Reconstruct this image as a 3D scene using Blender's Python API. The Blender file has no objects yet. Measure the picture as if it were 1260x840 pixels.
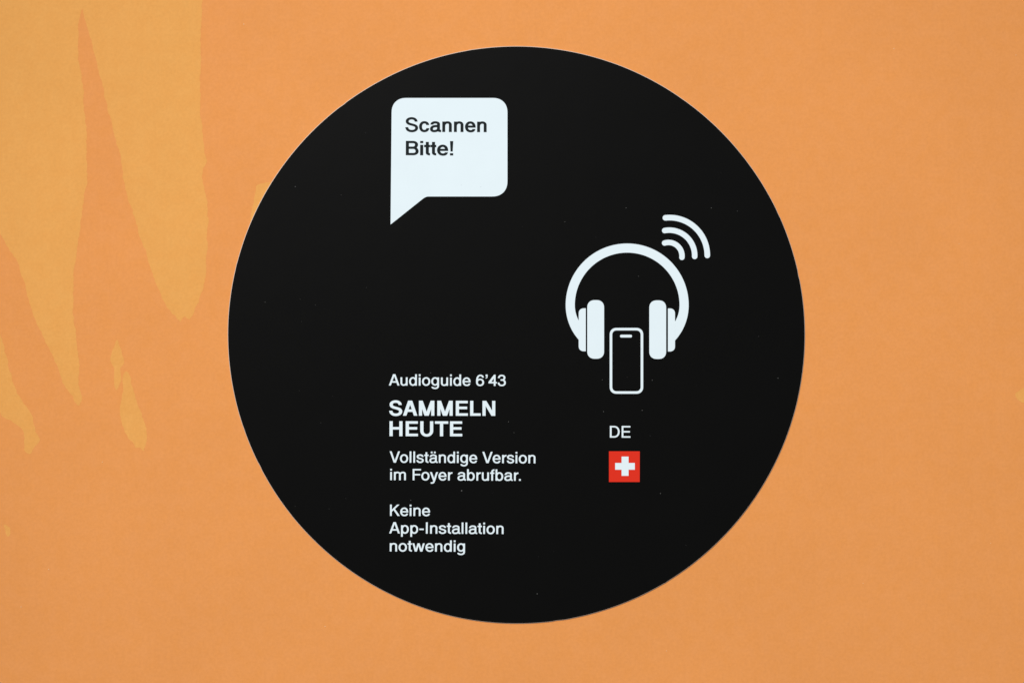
import bpy, math, random
from mathutils import Vector

rng = random.Random(7)
scene = bpy.context.scene
col = scene.collection

# ------------------------------------------------------------------ camera, light, exposure
S = 0.00028                       # metres per photograph pixel (the sticker is about 20 cm across)
CX, CY = 630.0, 420.0             # picture centre in photograph pixels
ZC = 1.40                         # height of the picture centre above the floor

LENS = 70.0
cam_d = bpy.data.cameras.new('camera')
cam_d.lens = LENS
cam_d.sensor_width = 36.0
cam_d.sensor_fit = 'HORIZONTAL'
cam_d.clip_start = 0.01
cam_d.clip_end = 100.0
cam = bpy.data.objects.new('camera', cam_d)
col.objects.link(cam)
DIST = 1260 * S * LENS / 36.0
cam.location = (0, -DIST, ZC)
cam.rotation_euler = (math.radians(90), 0, 0)
scene.camera = cam

world = bpy.data.worlds.new('World')
scene.world = world
world.use_nodes = True
wbg = world.node_tree.nodes['Background']
wbg.inputs['Color'].default_value = (1.0, 0.985, 0.96, 1)
wbg.inputs['Strength'].default_value = 0.30

# a gallery spotlight on the ceiling, to the upper left, aimed at the sticker
aim = Vector((0.042, 0, ZC - 0.066))
sl = bpy.data.lights.new('gallery_spotlight', 'SPOT')
sl.energy = 228.0
sl.color = (1.0, 0.985, 0.965)
sl.shadow_soft_size = 0.06
sl.spot_size = math.radians(22.5)
sl.spot_blend = 1.0
so = bpy.data.objects.new('gallery_spotlight', sl)
col.objects.link(so)
so.location = (-0.62, -2.05, ZC + 1.15)
so.rotation_euler = (aim - so.location).to_track_quat('-Z', 'Y').to_euler()

scene.view_settings.view_transform = 'Standard'
scene.view_settings.look = 'None'
scene.view_settings.exposure = 0.0
scene.view_settings.gamma = 1.0
scene.view_settings.use_curve_mapping = False

# ------------------------------------------------------------------ helpers
def W(px, py, depth=0.0):
    """photograph pixel -> point on the wall plane (y = 0), 'depth' metres proud of it"""
    return ((px - CX) * S, -depth, ZC - (py - CY) * S)


def srgb(r, g, b):
    def f(c):
        c /= 255.0
        return c / 12.92 if c <= 0.04045 else ((c + 0.055) / 1.055) ** 2.4
    return (f(r), f(g), f(b), 1.0)


def material(name, base, rough=0.5, spec=0.5, grain=0.0, grain_scale=3000.0,
             mottle=0.0, mottle_scale=30.0, bump=0.0, bump_scale=2500.0, wave=0.0, hue=None):
    m = bpy.data.materials.new(name)
    m.use_nodes = True
    nt = m.node_tree
    bs = nt.nodes['Principled BSDF']
    bs.inputs['Roughness'].default_value = rough
    bs.inputs['Specular IOR Level'].default_value = spec
    tc = nt.nodes.new('ShaderNodeTexCoord')
    color = None
    rgb = nt.nodes.new('ShaderNodeRGB')
    rgb.outputs[0].default_value = base
    color = rgb.outputs[0]

    def noise(scale, detail, rough_=0.6):
        n = nt.nodes.new('ShaderNodeTexNoise')
        n.inputs['Scale'].default_value = scale
        n.inputs['Detail'].default_value = detail
        n.inputs['Roughness'].default_value = rough_
        nt.links.new(tc.outputs['Object'], n.inputs['Vector'])
        return n

    def modulate(color, n, amount):
        mr = nt.nodes.new('ShaderNodeMapRange')
        mr.inputs['From Min'].default_value = 0.25
        mr.inputs['From Max'].default_value = 0.75
        mr.inputs['To Min'].default_value = 1 - amount
        mr.inputs['To Max'].default_value = 1 + amount
        nt.links.new(n.outputs[0], mr.inputs['Value'])
        mx = nt.nodes.new('ShaderNodeVectorMath')
        mx.operation = 'SCALE'
        nt.links.new(color, mx.inputs[0])
        nt.links.new(mr.outputs[0], mx.inputs['Scale'])
        return mx.outputs[0]

    if hue:                        # ink that prints a little unevenly: drifts between two close tones
        n = noise(hue[1], 3)
        mr = nt.nodes.new('ShaderNodeMapRange')
        mr.inputs['From Min'].default_value = 0.35
        mr.inputs['From Max'].default_value = 0.65
        nt.links.new(n.outputs[0], mr.inputs['Value'])
        mix = nt.nodes.new('ShaderNodeMix')
        mix.data_type = 'RGBA'
        nt.links.new(mr.outputs[0], mix.inputs[0])
        nt.links.new(color, mix.inputs[6])
        mix.inputs[7].default_value = hue[0]
        color = mix.outputs[2]
    if mottle:
        color = modulate(color, noise(mottle_scale, 4), mottle)
    if grain:
        color = modulate(color, noise(grain_scale, 3, 0.75), grain)
    nt.links.new(color, bs.inputs['Base Color'])
    if bump or wave:
        height = None
        prev = None
        for amount, sc_, dist in ((bump, bump_scale, 0.00004), (wave, 45.0, 0.0006)):
            if not amount:
                continue
            b = nt.nodes.new('ShaderNodeBump')
            b.inputs['Strength'].default_value = amount
            b.inputs['Distance'].default_value = dist
            nt.links.new(noise(sc_, 2).outputs[0], b.inputs['Height'])
            if prev:
                nt.links.new(prev.outputs[0], b.inputs['Normal'])
            prev = b
        nt.links.new(prev.outputs[0], bs.inputs['Normal'])
    return m


ORANGE = (0.722, 0.287, 0.0790, 1)
YELLOW = (0.727, 0.338, 0.0855, 1)
M_wall = material('orange_printed_wall', ORANGE, rough=0.75, spec=0.12, grain=0.06, grain_scale=900,
                  mottle=0.03, mottle_scale=24, bump=0.22, bump_scale=1300,
                  hue=((0.730, 0.296, 0.0890, 1), 210.0))
M_yellow = material('yellow_print', YELLOW, rough=0.75, spec=0.12, grain=0.06, grain_scale=900,
                    mottle=0.03, mottle_scale=24, bump=0.22, bump_scale=1300,
                    hue=((0.735, 0.352, 0.0930, 1), 210.0))
M_black = material('black_vinyl', (0.0024, 0.0025, 0.0025, 1), rough=0.42, spec=0.05, grain=0.22, grain_scale=1800,
                   mottle=0.06, mottle_scale=60, bump=0.25, bump_scale=1800, wave=0.10)
M_edge = material('white_vinyl_cut_edge', (0.64, 0.60, 0.55, 1), rough=0.6, spec=0.3, grain=0.05)
M_white = material('white_print', (0.700, 0.805, 0.862, 1), rough=0.55, spec=0.06, grain=0.012, grain_scale=1800,
                   mottle=0.012, mottle_scale=90)
M_ink = material('black_print', (0.010, 0.014, 0.016, 1), rough=0.55, spec=0.06, grain=0.1)
M_red = material('red_print', (0.660, 0.029, 0.0130, 1), rough=0.55, spec=0.06, grain=0.03)
M_dust = material('grey_dust', (0.09, 0.09, 0.088, 1), rough=0.9, spec=0.1)
M_pale = material('pale_fleck', (0.80, 0.50, 0.27, 1), rough=0.9, spec=0.1)


def mesh_object(name, verts, faces, mats, parent=None, origin=None, midx=None, smooth=False, label=None):
    """verts are world points; the object's own origin is 'origin' (world)"""
    o3 = Vector(origin) if origin is not None else Vector((0, 0, 0))
    me = bpy.data.meshes.new(name)
    me.from_pydata([tuple(Vector(v) - o3) for v in verts], [], faces)
    for m in (mats if isinstance(mats, (list, tuple)) else [mats]):
        me.materials.append(m)
    if midx:
        me.polygons.foreach_set('material_index', midx)
    if smooth:
        me.polygons.foreach_set('use_smooth', [True] * len(me.polygons))
    me.update()
    ob = bpy.data.objects.new(name, me)
    col.objects.link(ob)
    base = Vector((0, 0, 0))
    p = parent
    while p is not None:
        base += p.location
        p = p.parent
    ob.location = o3 - base
    if parent is not None:
        ob.parent = parent
    if label:
        ob['label'] = label
    return ob


def area2(poly):
    return sum(poly[i - 1][0] * poly[i][1] - poly[i][0] * poly[i - 1][1] for i in range(len(poly)))


class Print:
    """flat printed shapes in photograph pixels; each piece a hair above the last, so none lie in one plane"""
    def __init__(self, depth):
        self.v, self.f, self.depth, self.k = [], [], depth, 0

    def _d(self):
        d = self.depth + (self.k % 6) * 2e-6
        self.k += 1
        return d

    def poly(self, pts):
        d = self._d()
        if area2(pts) > 0:                      # pixel y points down: keep the face towards -Y
            pts = pts[::-1]
        b = len(self.v)
        self.v += [W(x, y, d) for x, y in pts]
        self.f.append(tuple(range(b, b + len(pts))))

    def strip(self, left, right, closed=False):
        d = self._d()
        b = len(self.v)
        n = len(left)
        for l, r in zip(left, right):
            self.v += [W(*l, d), W(*r, d)]
        for i in range(n if closed else n - 1):
            j = (i + 1) % n
            q = [b + 2 * i, b + 2 * i + 1, b + 2 * j + 1, b + 2 * j]
            pq = [left[i], right[i], right[j], left[j]]
            self.f.append(tuple(q if area2(pq) < 0 else q[::-1]))

    def build(self, name, mat, parent, label=None):
        c = Vector((0, 0, 0))
        for v in self.v:
            c += Vector(v)
        c /= len(self.v)
        return mesh_object(name, self.v, self.f, mat, parent, origin=c, label=label)


def rounded(x0, y0, x1, y1, radii, n=10, e=2.25):
    """rounded rectangle, radii = (top left, top right, bottom right, bottom left); slightly squarish corners"""
    tl, tr, br, bl = radii
    out = []
    for cx, cy, r, a0 in ((x0 + tl, y0 + tl, tl, 180), (x1 - tr, y0 + tr, tr, 270),
                          (x1 - br, y1 - br, br, 0), (x0 + bl, y1 - bl, bl, 90)):
        if r <= 0.01:
            out.append((cx, cy))
            continue
        for i in range(n + 1):
            a = math.radians(a0 + 90 * i / n)
            c, s = math.cos(a), math.sin(a)
            out.append((cx + r * math.copysign(abs(c) ** (2 / e), c), cy + r * math.copysign(abs(s) ** (2 / e), s)))
    return out


# ------------------------------------------------------------------ the wall
wx, wz, wt = 1.6, 2.6, 0.08
wv = [(x, y, z) for x in (-wx, wx) for y in (0, wt) for z in (0, wz)]
wf = [(0, 4, 5, 1), (2, 3, 7, 6), (0, 1, 3, 2), (4, 6, 7, 5), (1, 5, 7, 3), (0, 2, 6, 4)]
wall = mesh_object('wall', wv, wf, M_wall)
wall['kind'] = 'structure'


def ragged(pts, amp=0.5, step=2.6):
    """closed outline through pts, rounded at the corners, with a slightly uneven printed edge"""
    n = len(pts)
    out = []
    drift = [0.0, 0.0]
    for i in range(n):
        p0, p1, p2, p3 = (pts[(i + k - 1) % n] for k in range(4))
        L = math.dist(p1, p2)
        m = max(2, int(L / step))
        if L > 120:
            m = 12
        for j in range(m):
            t = j / m
            q = []
            for a in (0, 1):
                # cardinal spline with some tension
                m1, m2 = 0.32 * (p2[a] - p0[a]), 0.32 * (p3[a] - p1[a])
                lim = L * 0.9
                m1 = max(-lim, min(lim, m1)); m2 = max(-lim, min(lim, m2))
                h = (2*t**3 - 3*t**2 + 1) * p1[a] + (t**3 - 2*t**2 + t) * m1 + (-2*t**3 + 3*t**2) * p2[a] + (t**3 - t**2) * m2
                drift[a] = 0.6 * drift[a] + rng.uniform(-amp, amp) * 1.9
                q.append(h + drift[a])
            out.append(tuple(q))
    return out


big = [(-150, -260), (-60, -330), (60, -345), (170, -330), (240, -240), (252, -120), (249.5, 0), (247.5, 50), (246.8, 95), (248, 152),
       (251, 180), (254.4, 198), (250, 208), (248.3, 219), (253, 240), (256, 266), (255, 300), (254, 322), (250.5, 351),
       (243, 375), (236, 390), (233, 394), (227, 390), (221.4, 396), (216, 390), (204.8, 377.6), (197, 358), (190.5, 346.7), (183, 323), (174, 295),
       (163.7, 262.8), (154, 232), (146.6, 186.6), (133, 137), (118, 72), (106.6, 28), (101.5, 12), (99.5, 12), (96.3, 34.3),
       (97, 76), (102, 110), (106, 163), (107.8, 217), (103.2, 247), (98.6, 281), (95, 300), (91, 346), (90.5, 389.5), (97, 437),
       (96.7, 470), (101.2, 489), (97.6, 500), (93, 496), (90, 488), (78.6, 472.9), (66.7, 441.9), (50, 406), (41, 385), (33.3, 361), (21.4, 320.5),
       (13, 309), (6, 297), (0, 286), (-20, 240), (-90, 150), (-140, 20)]
lower = [(-40, 330), (-22, 350), (0, 408), (9.5, 446.7), (21.4, 484.8), (30, 497), (38, 508), (46, 534), (49, 543), (44, 548), (38, 558.5), (31, 552),
         (29, 533), (14.3, 519), (3, 513), (-3, 501), (-25, 450), (-45, 390)]
small_a = [(145, 418), (151, 437), (153, 447), (148, 455), (150, 466), (144, 480), (140, 470), (139, 452), (135, 442), (139.5, 428)]
small_b = [(155, 457), (159, 463), (164, 480), (173.5, 508), (181, 536), (177, 555), (172, 549), (167, 551), (163, 543), (157, 538), (150, 518),
           (147, 504), (151, 485), (151.4, 468)]
edge_a = [(315.5, 229), (321, 226.5), (336, 224), (352, 236), (345, 262), (330, 282), (316, 284), (308, 272), (309, 262), (313, 245)]
speck_a = [(5, 645), (12, 649), (13, 656), (9, 661), (6, 653)]
speck_b = [(1249, 486), (1256, 479.5), (1268, 475), (1280, 488), (1266, 497), (1255, 493.5)]
for i, (pts, amp) in enumerate(((big, .45), (lower, .5), (small_a, .4), (small_b, .5), (edge_a, .3), (speck_a, .4), (speck_b, .4))):
    p = Print(0.000015)
    p.poly(ragged(pts, amp))
    p.build('yellow_patch', M_yellow, wall)

# tiny pale flecks on the print
fl = Print(0.0001)
for x, y in ((1250, 68), (26, 746), (1062, 717), (1219, 668), (126, 568), (400, 770), (1100, 60), (820, 800), (1180, 300), (60, 700), (300, 30)):
    r = rng.uniform(0.45, 0.8)
    fl.poly([(x + r * math.cos(a) * rng.uniform(.7, 1.2), y + r * math.sin(a) * rng.uniform(.7, 1.2)) for a in [k * math.pi / 3.5 for k in range(7)]])
flo = fl.build('fleck', M_pale, wall)
flo['kind'] = 'stuff'

# ------------------------------------------------------------------ the sticker
SX, SY, SR = 635.6, 412.0, 355.0        # centre and outer radius, pixels
THICK = 0.00055
sticker = bpy.data.objects.new('round_sticker', None)
sticker.empty_display_size = 0.05
col.objects.link(sticker)
sticker.location = W(SX, SY, 0)
sticker['label'] = 'round black sticker with white German audio guide text and headphones icon on orange wall'
sticker['category'] = 'sticker'

N = 360
dv, df, mi = [], [], []
wob = [0.0] * N
for k in (2, 3, 5, 9, 17, 40):
    ph, am = rng.uniform(0, 6.28), 0.45 / k
    for i in range(N):
        wob[i] += am * math.sin(k * 2 * math.pi * i / N + ph)
for i in range(N):
    if rng.random() < 0.03:
        wob[i] += rng.uniform(-0.45, 0.25)
prof = [(0.0, 0.0), (-0.05, THICK * 0.5), (-0.62, THICK * 0.97), (-0.72, THICK)]    # (radius change in px, height)
for dr, dep in prof:
    for i in range(N):
        a = 2 * math.pi * i / N
        r = SR + wob[i] + dr
        dv.append(W(SX + r * math.cos(a), SY - r * math.sin(a), dep))
for k in range(len(prof) - 1):
    for i in range(N):
        j = (i + 1) % N
        df.append((k * N + i, k * N + j, (k + 1) * N + j, (k + 1) * N + i))
        mi.append(1)
df.append(tuple((len(prof) - 1) * N + i for i in range(N))); mi.append(0)
df.append(tuple(range(N))[::-1]); mi.append(1)
disc = mesh_object('vinyl_disc', dv, df, [M_black, M_edge], sticker, origin=W(SX, SY, 0), midx=mi)

D1 = THICK + 0.00003          # first layer of print on the vinyl
D2 = THICK + 0.00008          # print on print

# ------------------------------------------------------------------ lettering (grotesque letterforms, 1000 units to the em, cap height 718)
DIR = {'r': (1, 0), 'l': (-1, 0), 'u': (0, 1), 'd': (0, -1)}
K = 0.585


def bez(a, ta, b, tb, n=10):
    d = (b[0] - a[0], b[1] - a[1])
    L = math.hypot(*d)
    ha = max(K * abs(d[0] * ta[0] + d[1] * ta[1]), 0.12 * L)
    hb = max(K * abs(d[0] * tb[0] + d[1] * tb[1]), 0.12 * L)
    p = (a, (a[0] + ta[0] * ha, a[1] + ta[1] * ha), (b[0] - tb[0] * hb, b[1] - tb[1] * hb), b)
    out = []
    for i in range(n + 1):
        t = i / n
        u = 1 - t
        c = (u**3, 3 * u * u * t, 3 * u * t * t, t**3)
        out.append(tuple(sum(c[k] * p[k][j] for k in range(4)) for j in (0, 1)))
    return out


class Glyph:
    def __init__(self, wv, wh):
        self.wv, self.wh, self.polys, self.strips = wv, wh, [], []

    def rect(self, x0, y0, x1, y1):
        self.polys.append([(x0, y0), (x1, y0), (x1, y1), (x0, y1)])

    def poly(self, *pts):
        self.polys.append(list(pts))

    def para(self, x0, y0, x1, y1, hw):
        self.polys.append([(x0 - hw / 2, y0), (x0 + hw / 2, y0), (x1 + hw / 2, y1), (x1 - hw / 2, y1)])

    def curve(self, *kn, closed=False, cap=(None, None), thin=None):
        """knots (x, y, direction); cap 'h' = end cut along the horizontal"""
        kn = [(x, y, DIR[d] if isinstance(d, str) else (math.cos(math.radians(d)), math.sin(math.radians(d)))) for x, y, d in kn]
        if closed:
            kn.append(kn[0])
        pts = []
        for a, b in zip(kn[:-1], kn[1:]):
            seg = bez(a[:2], a[2], b[:2], b[2])
            pts += seg if not pts else seg[1:]
        if closed:
            pts = pts[:-1]
        n = len(pts)
        L, R = [], []
        for i, p in enumerate(pts):
            if closed:
                a, b = pts[i - 1], pts[(i + 1) % n]
            else:
                a, b = pts[max(i - 1, 0)], pts[min(i + 1, n - 1)]
                if i == 0: tx = kn[0][2]
                elif i == n - 1: tx = kn[-1][2]
            t = (b[0] - a[0], b[1] - a[1])
            if not closed and i in (0, n - 1):
                t = tx
            l = math.hypot(*t) or 1
            t = (t[0] / l, t[1] / l)
            w = self.wv * t[1] ** 2 + self.wh * t[0] ** 2
            if thin:
                w *= thin
            nx, ny = -t[1], t[0]
            if not closed and ((i == 0 and cap[0] == 'h') or (i == n - 1 and cap[1] == 'h')):
                s = abs(t[1]) or 1
                nx, ny = math.copysign(1 / s, nx), 0
            L.append((p[0] + nx * w / 2, p[1] + ny * w / 2))
            R.append((p[0] - nx * w / 2, p[1] - ny * w / 2))
        self.strips.append((L, R, closed))


def ring(G, x0, y0, x1, y1):
    h, g = G.wv / 2, G.wh / 2
    xm, ym = (x0 + x1) / 2, (y0 + y1) / 2
    G.curve((x0 + h, ym, 'u'), (xm, y1 - g, 'r'), (x1 - h, ym, 'd'), (xm, y0 + g, 'l'), closed=True)


def glyph(ch, w):
    G = Glyph(w, w * 0.86)
    h, H = w / 2, w * 0.86
    g = H / 2
    R, C, P = G.rect, G.curve, G.para
    if ch == 'A':
        hw = w * 1.10
        P(12 + hw / 2, 0, 334 - .10 * w, 718, hw); P(656 - hw / 2, 0, 334 + .10 * w, 718, hw); R(150, 182, 518, 182 + H)
        return G, 667
    if ch == 'B':
        R(74, 0, 74 + w, 718)
        C((74, 718 - g, 'r'), (380, 718 - g, 'r'), (604 - h, 538, 'd'), (380, 376, 'l'), (74, 376, 'l'))
        C((74, 376, 'r'), (390, 376, 'r'), (630 - h, 196, 'd'), (390, g, 'l'), (74, g, 'l'))
        return G, 667
    if ch == 'D':
        R(78, 0, 78 + w, 718)
        C((78, 718 - g, 'r'), (340, 718 - g, 'r'), (676 - h, 359, 'd'), (340, g, 'l'), (78, g, 'l'))
        return G, 722
    if ch == 'E':
        R(80, 0, 80 + w, 718); R(80, 718 - H, 612, 718); R(80, 318, 585, 318 + H); R(80, 0, 618, H)
        return G, 658
    if ch == 'F':
        R(82, 0, 82 + w, 718); R(82, 718 - H, 585, 718); R(82, 312, 542, 312 + H)
        return G, 605
    if ch == 'H':
        R(76, 0, 76 + w, 718); R(646 - w, 0, 646, 718); R(76, 318, 646, 318 + H)
        return G, 722
    if ch == 'I':
        R(140 - h, 0, 140 + h, 718)
        return G, 280
    if ch == 'K':
        R(76, 0, 76 + w, 718)
        hw = w * 1.32
        G.poly((76 + w * .8, 235), (76 + w * .8, 235 + hw * .95), (648 - hw, 718), (648, 718))
        G.poly((674 - hw * .98, 0), (674, 0), (330 + w * .42, 440), (330 - w * .36, 372))
        return G, 667
    if ch == 'L':
        R(76, 0, 76 + w, 718); R(76, 0, 545, H)
        return G, 565
    if ch == 'M':
        R(73, 0, 73 + w, 718); R(761 - w, 0, 761, 718)
        hw = w * 1.22
        P(73 + hw / 2, 718, 417 - .10 * w, 0, hw * .93); P(761 - hw / 2, 718, 417 + .10 * w, 0, hw * .93)
        return G, 833
    if ch == 'N':
        R(76, 0, 76 + w, 718); R(646 - w, 0, 646, 718)
        hw = w * 1.2
        P(76 + hw / 2, 718, 646 - hw / 2, 0, hw)
        return G, 722
    if ch == 'S':
        C((600 - h, 512, 88), (335, 737 - g, 'l'), (62 + h, 533, 'd'), (330, 368, -15), (626 - h, 200, 'd'), (340, -19 + g, 'l'), (44 + h, 232, 94), cap=('h', 'h'))
        return G, 667
    if ch == 'T':
        R(305 - h, 0, 305 + h, 718); R(14, 718 - H, 597, 718)
        return G, 611
    if ch == 'U':
        C((76 + h, 718, 'd'), (76 + h, 270, 'd'), (361, -19 + g, 'r'), (646 - h, 270, 'u'), (646 - h, 718, 'u'))
        return G, 722
    if ch == 'V':
        hw = w * 1.08
        P(16 + hw / 2, 718, 330 - .08 * w, 0, hw); P(646 - hw / 2, 718, 330 + .08 * w, 0, hw)
        return G, 662
    if ch in 'aä':
        xs = 488 - h
        C((52 + h, 368, 86), (272, 538 - g, 'r'), (xs, 400, 'd'), (xs, 95, 'd'), (542, g - 8, 'r'), cap=('h', None))
        C((xs, 322, 240), (270, 292, 187), (34 + h, 146, 'd'), (215, -15 + g, 'r'), (xs, 170, 'u'))
        if ch == 'ä':
            R(122, 610, 122 + w, 712); R(420 - w, 610, 420, 712)
        return G, 556
    if ch == 'b':
        R(58, 0, 58 + w, 718); ring(G, 60, -15, 524, 538)
        return G, 562
    if ch == 'c':
        C((487 - h, 345, 93), (262, 538 - g, 'l'), (28 + h, 262, 'd'), (262, -15 + g, 'r'), (490 - h, 186, 86), cap=('h', 'h'))
        return G, 515
    if ch == 'd':
        R(504 - w, 0, 504, 718); ring(G, 34, -15, 502, 538)
        return G, 562
    if ch == 'e':
        R(40 + h, 222, 514 - h * .4, 222 + H * .92)
        C((518 - h, 222, 90), (518 - h, 262, 'u'), (281, 538 - g, 'l'), (34 + h, 260, 'd'), (285, -15 + g, 'r'), (508 - h, 152, 78), cap=('h', 'h'))
        return G, 548
    if ch == 'f':
        x = 82 + h
        C((x, 0, 'u'), (x, 575, 'u'), (272, 722 - g, 2)); R(12, 523 - H, 268, 523)
        return G, 285
    if ch == 'g':
        R(504 - w, 10, 504, 523); ring(G, 34, 2, 502, 538)
        C((504 - h, 60, 'd'), (504 - h, -20, 'd'), (268, -214 + g, 'l'), (48 + h, -72, 95), cap=(None, 'h'))
        return G, 562
    if ch == 'i':
        R(116 - h, 0, 116 + h, 523); R(116 - h, 608, 116 + h, 718)
        return G, 232
    if ch == 'l':
        R(116 - h, 0, 116 + h, 718)
        return G, 232
    if ch == 'm':
        R(62, 0, 62 + w, 523)
        C((62 + h, 330, 'u'), (266, 538 - g, 'r'), (424, 385, 'd'), (424, 0, 'd'))
        C((424, 330, 'u'), (622, 538 - g, 'r'), (786 - h, 385, 'd'), (786 - h, 0, 'd'))
        return G, 846
    if ch == 'n':
        R(62, 0, 62 + w, 523)
        C((62 + h, 300, 'u'), (300, 538 - g, 'r'), (496 - h, 365, 'd'), (496 - h, 0, 'd'))
        return G, 556
    if ch == 'o':
        ring(G, 32, -15, 530, 538)
        return G, 562
    if ch == 'p':
        R(58, -207, 58 + w, 523); ring(G, 60, -15, 524, 538)
        return G, 562
    if ch == 'r':
        R(68, 0, 68 + w, 523)
        C((68 + h, 270, 'u'), (335, 530 - g, 4))
        return G, 340
    if ch == 's':
        C((462 - h, 376, 92), (248, 538 - g, 'l'), (40 + h, 393, 'd'), (250, 268, -14), (476 - h, 148, 'd'), (252, -15 + g, 'l'), (26 + h, 166, 92), cap=('h', 'h'))
        return G, 502
    if ch == 't':
        x = 82 + h
        C((x, 672, 'd'), (x, 125, 'd'), (268, g - 4, 'r')); R(10, 523 - H, 268, 523)
        return G, 290
    if ch == 'u':
        R(494 - w, 0, 494, 523)
        C((62 + h, 523, 'd'), (62 + h, 165, 'd'), (252, -15 + g, 'r'), (494 - h, 215, 'u'))
        return G, 556
    if ch == 'w':
        hw = w * 1.02
        P(10 + hw / 2, 523, 212 - .06 * w, 0, hw); P(212 + .06 * w, 0, 376 - .05 * w, 523, hw)
        P(376 + .05 * w, 523, 540 - .06 * w, 0, hw); P(742 - hw / 2, 523, 540 + .06 * w, 0, hw)
        return G, 752
    if ch == 'y':
        hw = w * 1.08
        P(8 + hw / 2, 523, 262 - .1 * w, 0, hw)
        C((502 - hw / 2, 523, 249), (243, -92, 249), (58, -212 + g, 'l'), cap=('h', None))
        return G, 510
    if ch == '3':
        C((42 + h, 500, 88), (270, 710 - g, 'r'), (494 - h, 530, 'd'), (300, 378, 'l'), (205, 378, 'l'), cap=('h', None))
        C((205, 378, 'r'), (300, 378, 'r'), (524 - h, 195, 'd'), (275, -15 + g, 'l'), (30 + h, 212, 92), cap=(None, 'h'))
        return G, 556
    if ch == '4':
        R(345, 0, 345 + w, 709); R(24, 160, 530, 160 + H)
        G.poly((24, 160 + H * .3), (24, 250), (345 + w * .1, 709), (345 + w, 709), (345 + w, 640), (24 + w * 1.15, 160 + H * .3))
        return G, 556
    if ch == '6':
        ring(G, 36, -15, 522, 458)
        C((505 - h, 525, 94), (290, 710 - g, 'l'), (36 + h, 330, 'd'), (42 + h, 210, -86), cap=('h', None))
        return G, 556
    if ch == '’':
        R(85, 606, 85 + w * 1.1, 718)
        G.poly((85 + w * .5, 612), (85 + w * 1.1, 612), (85 + w * 1.1, 585), (85 + w * .85, 500), (85, 455), (85, 500), (85 + w * .42, 540), (85 + w * .56, 590))
        return G, 278
    if ch == '!':
        R(139 - h * 1.05, 0, 139 + h * 1.05, 112); G.poly((139 - h * 1.05, 718), (139 + h * 1.05, 718), (139 + h * .7, 195), (139 - h * .7, 195))
        return G, 278
    if ch == '-':
        R(48, 226, 308, 226 + H)
        return G, 356
    if ch == '.':
        R(139 - h * 1.05, 0, 139 + h * 1.05, 112)
        return G, 278
    if ch == ' ':
        return G, 278
    raise ValueError(ch)


KERN = {'Vo': -42, 'Ve': -42, 'Fo': -28, 'oy': -10, 'ye': -14, 'r.': -50, '6’': -20, '’4': -40, 'rs': -4, 'Au': -10, 'SA': -8, 'p-': -6, 'LN': 0}


def text_line(text, x0, yb0, x1, yb1, cap, weight, mat, parent, depth, label, tight=0):
    """one line of print from pixel x0 to x1 (ink edges); yb0 and yb1 are the baseline at its two ends"""
    sc_ = cap / 718.0
    items, pen = [], 0.0
    lo = hi = None
    for i, ch in enumerate(text):
        if i:
            pen += KERN.get(text[i - 1] + ch, 0) - tight
        G, adv = glyph(ch, weight)
        xs = [p[0] for q in G.polys for p in q] + [p[0] for L, R_, c in G.strips for p in L + R_]
        if xs:
            a, b = pen + min(xs), pen + max(xs)
            if lo is None: lo = a
            hi = b
        items.append((pen, G))
        pen += adv
    sx = (x1 - x0) / (hi - lo)                               # set to the width the line has
    slope = (yb1 - yb0) / (x1 - x0)
    pr = Print(depth)
    for i, (pen, G) in enumerate(items):
        def m(p):
            x = x0 + (pen + p[0] - lo) * sx + slope * p[1] * sc_
            return (x, yb0 + (x - x0) * slope - p[1] * sc_)
        for q in G.polys:
            pr.poly([m(p) for p in q])
        for L, R_, closed in G.strips:
            pr.strip([m(p) for p in L], [m(p) for p in R_], closed)
    print(text, 'width factor %.3f' % (sx / sc_))
    return pr.build('text_line', mat, parent, label)


# ------------------------------------------------------------------ speech bubble
bub = rounded(482.0, 121.0, 624.4, 242.0, (18, 18, 19, 0))
bub = [(x + (0.0 if y < 200 else 0), y) for x, y in bub]
bub = bub[:-1] + [(527, 242.0), (525, 242.3), (522.8, 243.2), (520.5, 244.7), (480.7, 276.4)]
p = Print(D1); p.poly(bub)
bubble = p.build('speech_bubble', M_white, sticker, 'white speech bubble with a pointed tail and black words')
text_line('Scannen', 498.8, 162.6, 598.8, 163.0, 17.6, 134, M_ink, bubble, D2, 'black words reading Scannen', 26)
text_line('Bitte!', 499.4, 191.3, 557.7, 191.6, 17.6, 134, M_ink, bubble, D2, 'black words reading Bitte!', 22)

# ------------------------------------------------------------------ lines of text
for t, x0, a, x1, b, cap, w in (
        ('Audioguide 6’43', 478.6, 474.0, 622.4, 474.6, 13.9, 107),
        ('SAMMELN', 479.0, 511.0, 609.4, 511.3, 18.4, 140),
        ('HEUTE', 479.4, 536.2, 568.8, 536.4, 18.4, 140),
        ('Vollständige Version', 479.6, 568.7, 658.8, 569.6, 13.9, 107),
        ('im Foyer abrufbar.', 480.2, 590.2, 640.8, 591.0, 13.9, 107),
        ('Keine', 480.0, 634.1, 529.2, 634.3, 13.9, 107),
        ('App-Installation', 479.0, 655.6, 619.6, 656.4, 13.9, 107),
        ('notwendig', 479.7, 677.7, 572.2, 678.1, 13.9, 107),
        ('DE', 750.3, 538.0, 775.6, 538.1, 14.4, 107)):
    text_line(t, x0, a, x1, b, cap, w, M_white, sticker, D1, 'white printed words reading ' + t.replace('’', "'"), 14 if w > 130 else 4)


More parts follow.
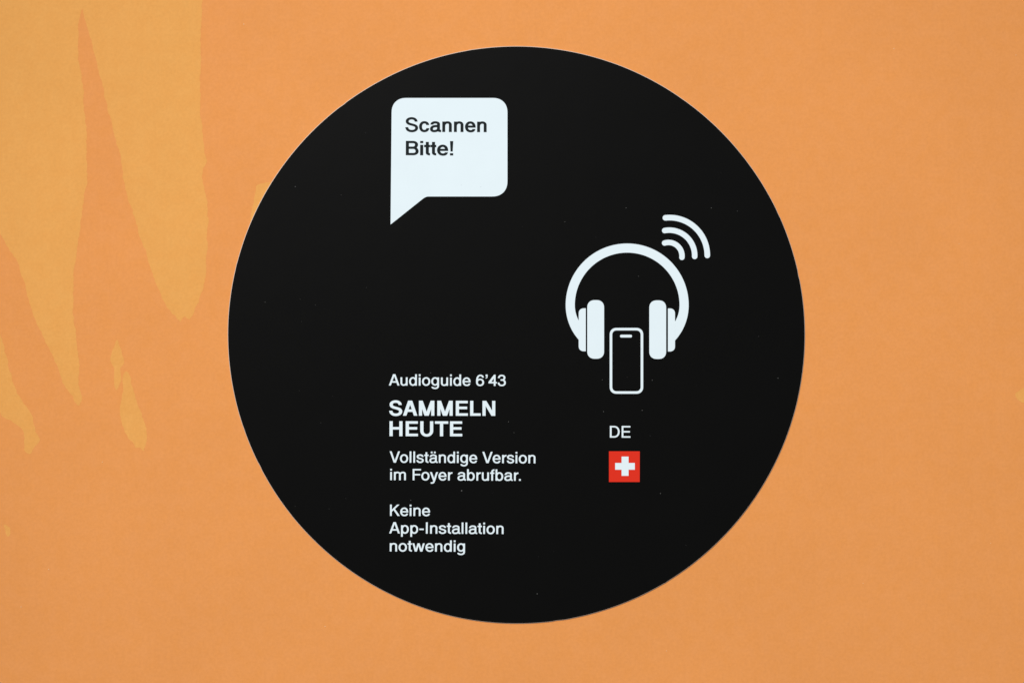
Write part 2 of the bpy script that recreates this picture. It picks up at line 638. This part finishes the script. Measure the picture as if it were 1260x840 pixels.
# ------------------------------------------------------------------ headphones
def arc_band(pr, cx, cy, r, th, a0, a1, n=48, caps=True):
    """band of a circle from angle a0 to a1 (degrees, counter-clockwise), optionally with round ends"""
    pts = [(cx + r * math.cos(math.radians(a0 + (a1 - a0) * i / n)), cy - r * math.sin(math.radians(a0 + (a1 - a0) * i / n))) for i in range(n + 1)]
    out_, in_ = [], []
    for i in range(n + 1):
        a = math.radians(a0 + (a1 - a0) * i / n)
        c, s = math.cos(a), math.sin(a)
        out_.append((cx + (r + th / 2) * c, cy - (r + th / 2) * s))
        in_.append((cx + (r - th / 2) * c, cy - (r - th / 2) * s))
    if not caps:
        pr.strip(out_, in_)
        return
    poly = out_[:]
    for a, (px, py), sgn in ((a1, pts[-1], 1), (a0, pts[0], -1)):
        if sgn == -1:
            poly += in_[::-1]
        base = math.radians(a) if sgn == 1 else math.radians(a) + math.pi
        for i in range(1, 10):
            t = base + math.pi * i / 10
            poly.append((px + th / 2 * math.cos(t), py - th / 2 * math.sin(t)))
    pr.poly(poly)


p = Print(D1)
bo, bi = [], []
for i in range(97):                      # the band closes in a little below its widest point, down to the ear shells
    a = -39 + 258 * i / 96
    below = max(0.0, -a, a - 180)
    ro, ri = 75.6 - 2.3 * (below / 35) ** 2, 64.4 - 1.9 * (below / 18) ** 2
    c, sn = math.cos(math.radians(a)), math.sin(math.radians(a))
    bo.append((771.6 + ro * c, 375.3 - ro * sn))
    xi = 771.6 + ri * c
    if below:
        xi = max(xi, 826.0) if c > 0 else min(xi, 717.0)
    bi.append((xi, 375.3 - ri * sn))
p.strip(bo, bi)
band = p.build('headphones', M_white, sticker, 'white headphones pictogram with two ear cushions')
for x0, y0, x1, y1, rad in ((712.0, 379.2, 720.7, 432.0, (6.5, .3, .3, 6.5)), (821.7, 379.4, 830.4, 432.3, (.3, 6.5, 6.5, .3))):
    p = Print(D1 + 0.00002); p.poly(rounded(x0, y0, x1, y1, rad)); p.build('ear_shell', M_white, band)
for x0, y0, x1, y1 in ((722.5, 369.2, 743.2, 441.2), (798.8, 369.5, 819.5, 441.5)):
    p = Print(D1 + 0.00002); p.poly(rounded(x0, y0, x1, y1, (9.2,) * 4)); p.build('ear_cushion', M_white, band)

for cx, cy, r, th, a0, a1 in ((823.7, 314.3, 46.4, 6.9, 0, 96.3), (823.4, 314.5, 31.2, 6.7, -2, 100.5), (822.4, 315.0, 16.6, 6.6, -6, 107)):
    p = Print(D1)
    arc_band(p, cx, cy, r, th, a0, a1, 28)
    p.build('signal_arc', M_white, sticker)

p = Print(D1)
outer = rounded(750.1, 403.3, 791.3, 484.2, (8.6,) * 4)
inner = rounded(753.2, 406.4, 788.2, 481.1, (5.6,) * 4)
p.strip(outer, inner, closed=True)
phone = p.build('phone_outline', M_white, sticker, 'thin white outline of a phone between the ear cushions')
p = Print(D1); p.poly(rounded(762.8, 411.7, 777.5, 415.1, (1.7,) * 4, 6)); p.build('speaker_slot', M_white, phone)

# ------------------------------------------------------------------ flag
p = Print(D1); p.poly([(749.2, 554.8), (787.1, 554.8), (787.0, 592.5), (749.2, 592.5)])
flag = p.build('flag', M_red, sticker, 'small square red flag with a white cross')
p = Print(D2)
p.poly([(764.7, 561.3), (773.3, 561.3), (773.3, 569.1), (781.0, 569.1), (781.0, 577.4), (773.3, 577.4), (773.3, 584.9), (764.7, 584.9),
        (764.7, 577.4), (756.8, 577.4), (756.8, 569.1), (764.7, 569.1)])
p.build('cross', M_white, flag)

# ------------------------------------------------------------------ dust on the vinyl
du = Print(THICK + 0.00012)
seen = [(568.0, 603.2, 1.5), (505.6, 615, .8), (530, 458.6, .9), (625.8, 518.5, .8), (632.5, 532, .8), (770.3, 256, 1.0), (875, 256, .9),
        (785.5, 340, .9), (695, 273, .7), (802.5, 467.5, .8), (741, 467, .7), (790, 504.5, 1.0), (742.5, 506, .9), (812.5, 606.5, .9),
        (661, 729.8, 1.2), (363.5, 230, 1.0), (326.5, 371.8, .9), (907, 260, .8), (957, 465, .9), (420, 240, .6), (395, 520, .6)]
for _ in range(34):
    a, r = rng.uniform(0, 6.28), SR * 0.97 * math.sqrt(rng.random())
    seen.append((SX + r * math.cos(a), SY + r * math.sin(a), rng.uniform(.22, .5)))
for x, y, r in seen:
    el = rng.uniform(.6, 1.4)
    du.poly([(x + r * .62 * math.cos(a) * rng.uniform(.7, 1.2), y + r * .62 * el * math.sin(a) * rng.uniform(.7, 1.2)) for a in [k * math.pi / 3.5 for k in range(7)]])
dob = du.build('dust', M_dust, sticker)
dob['kind'] = 'stuff'
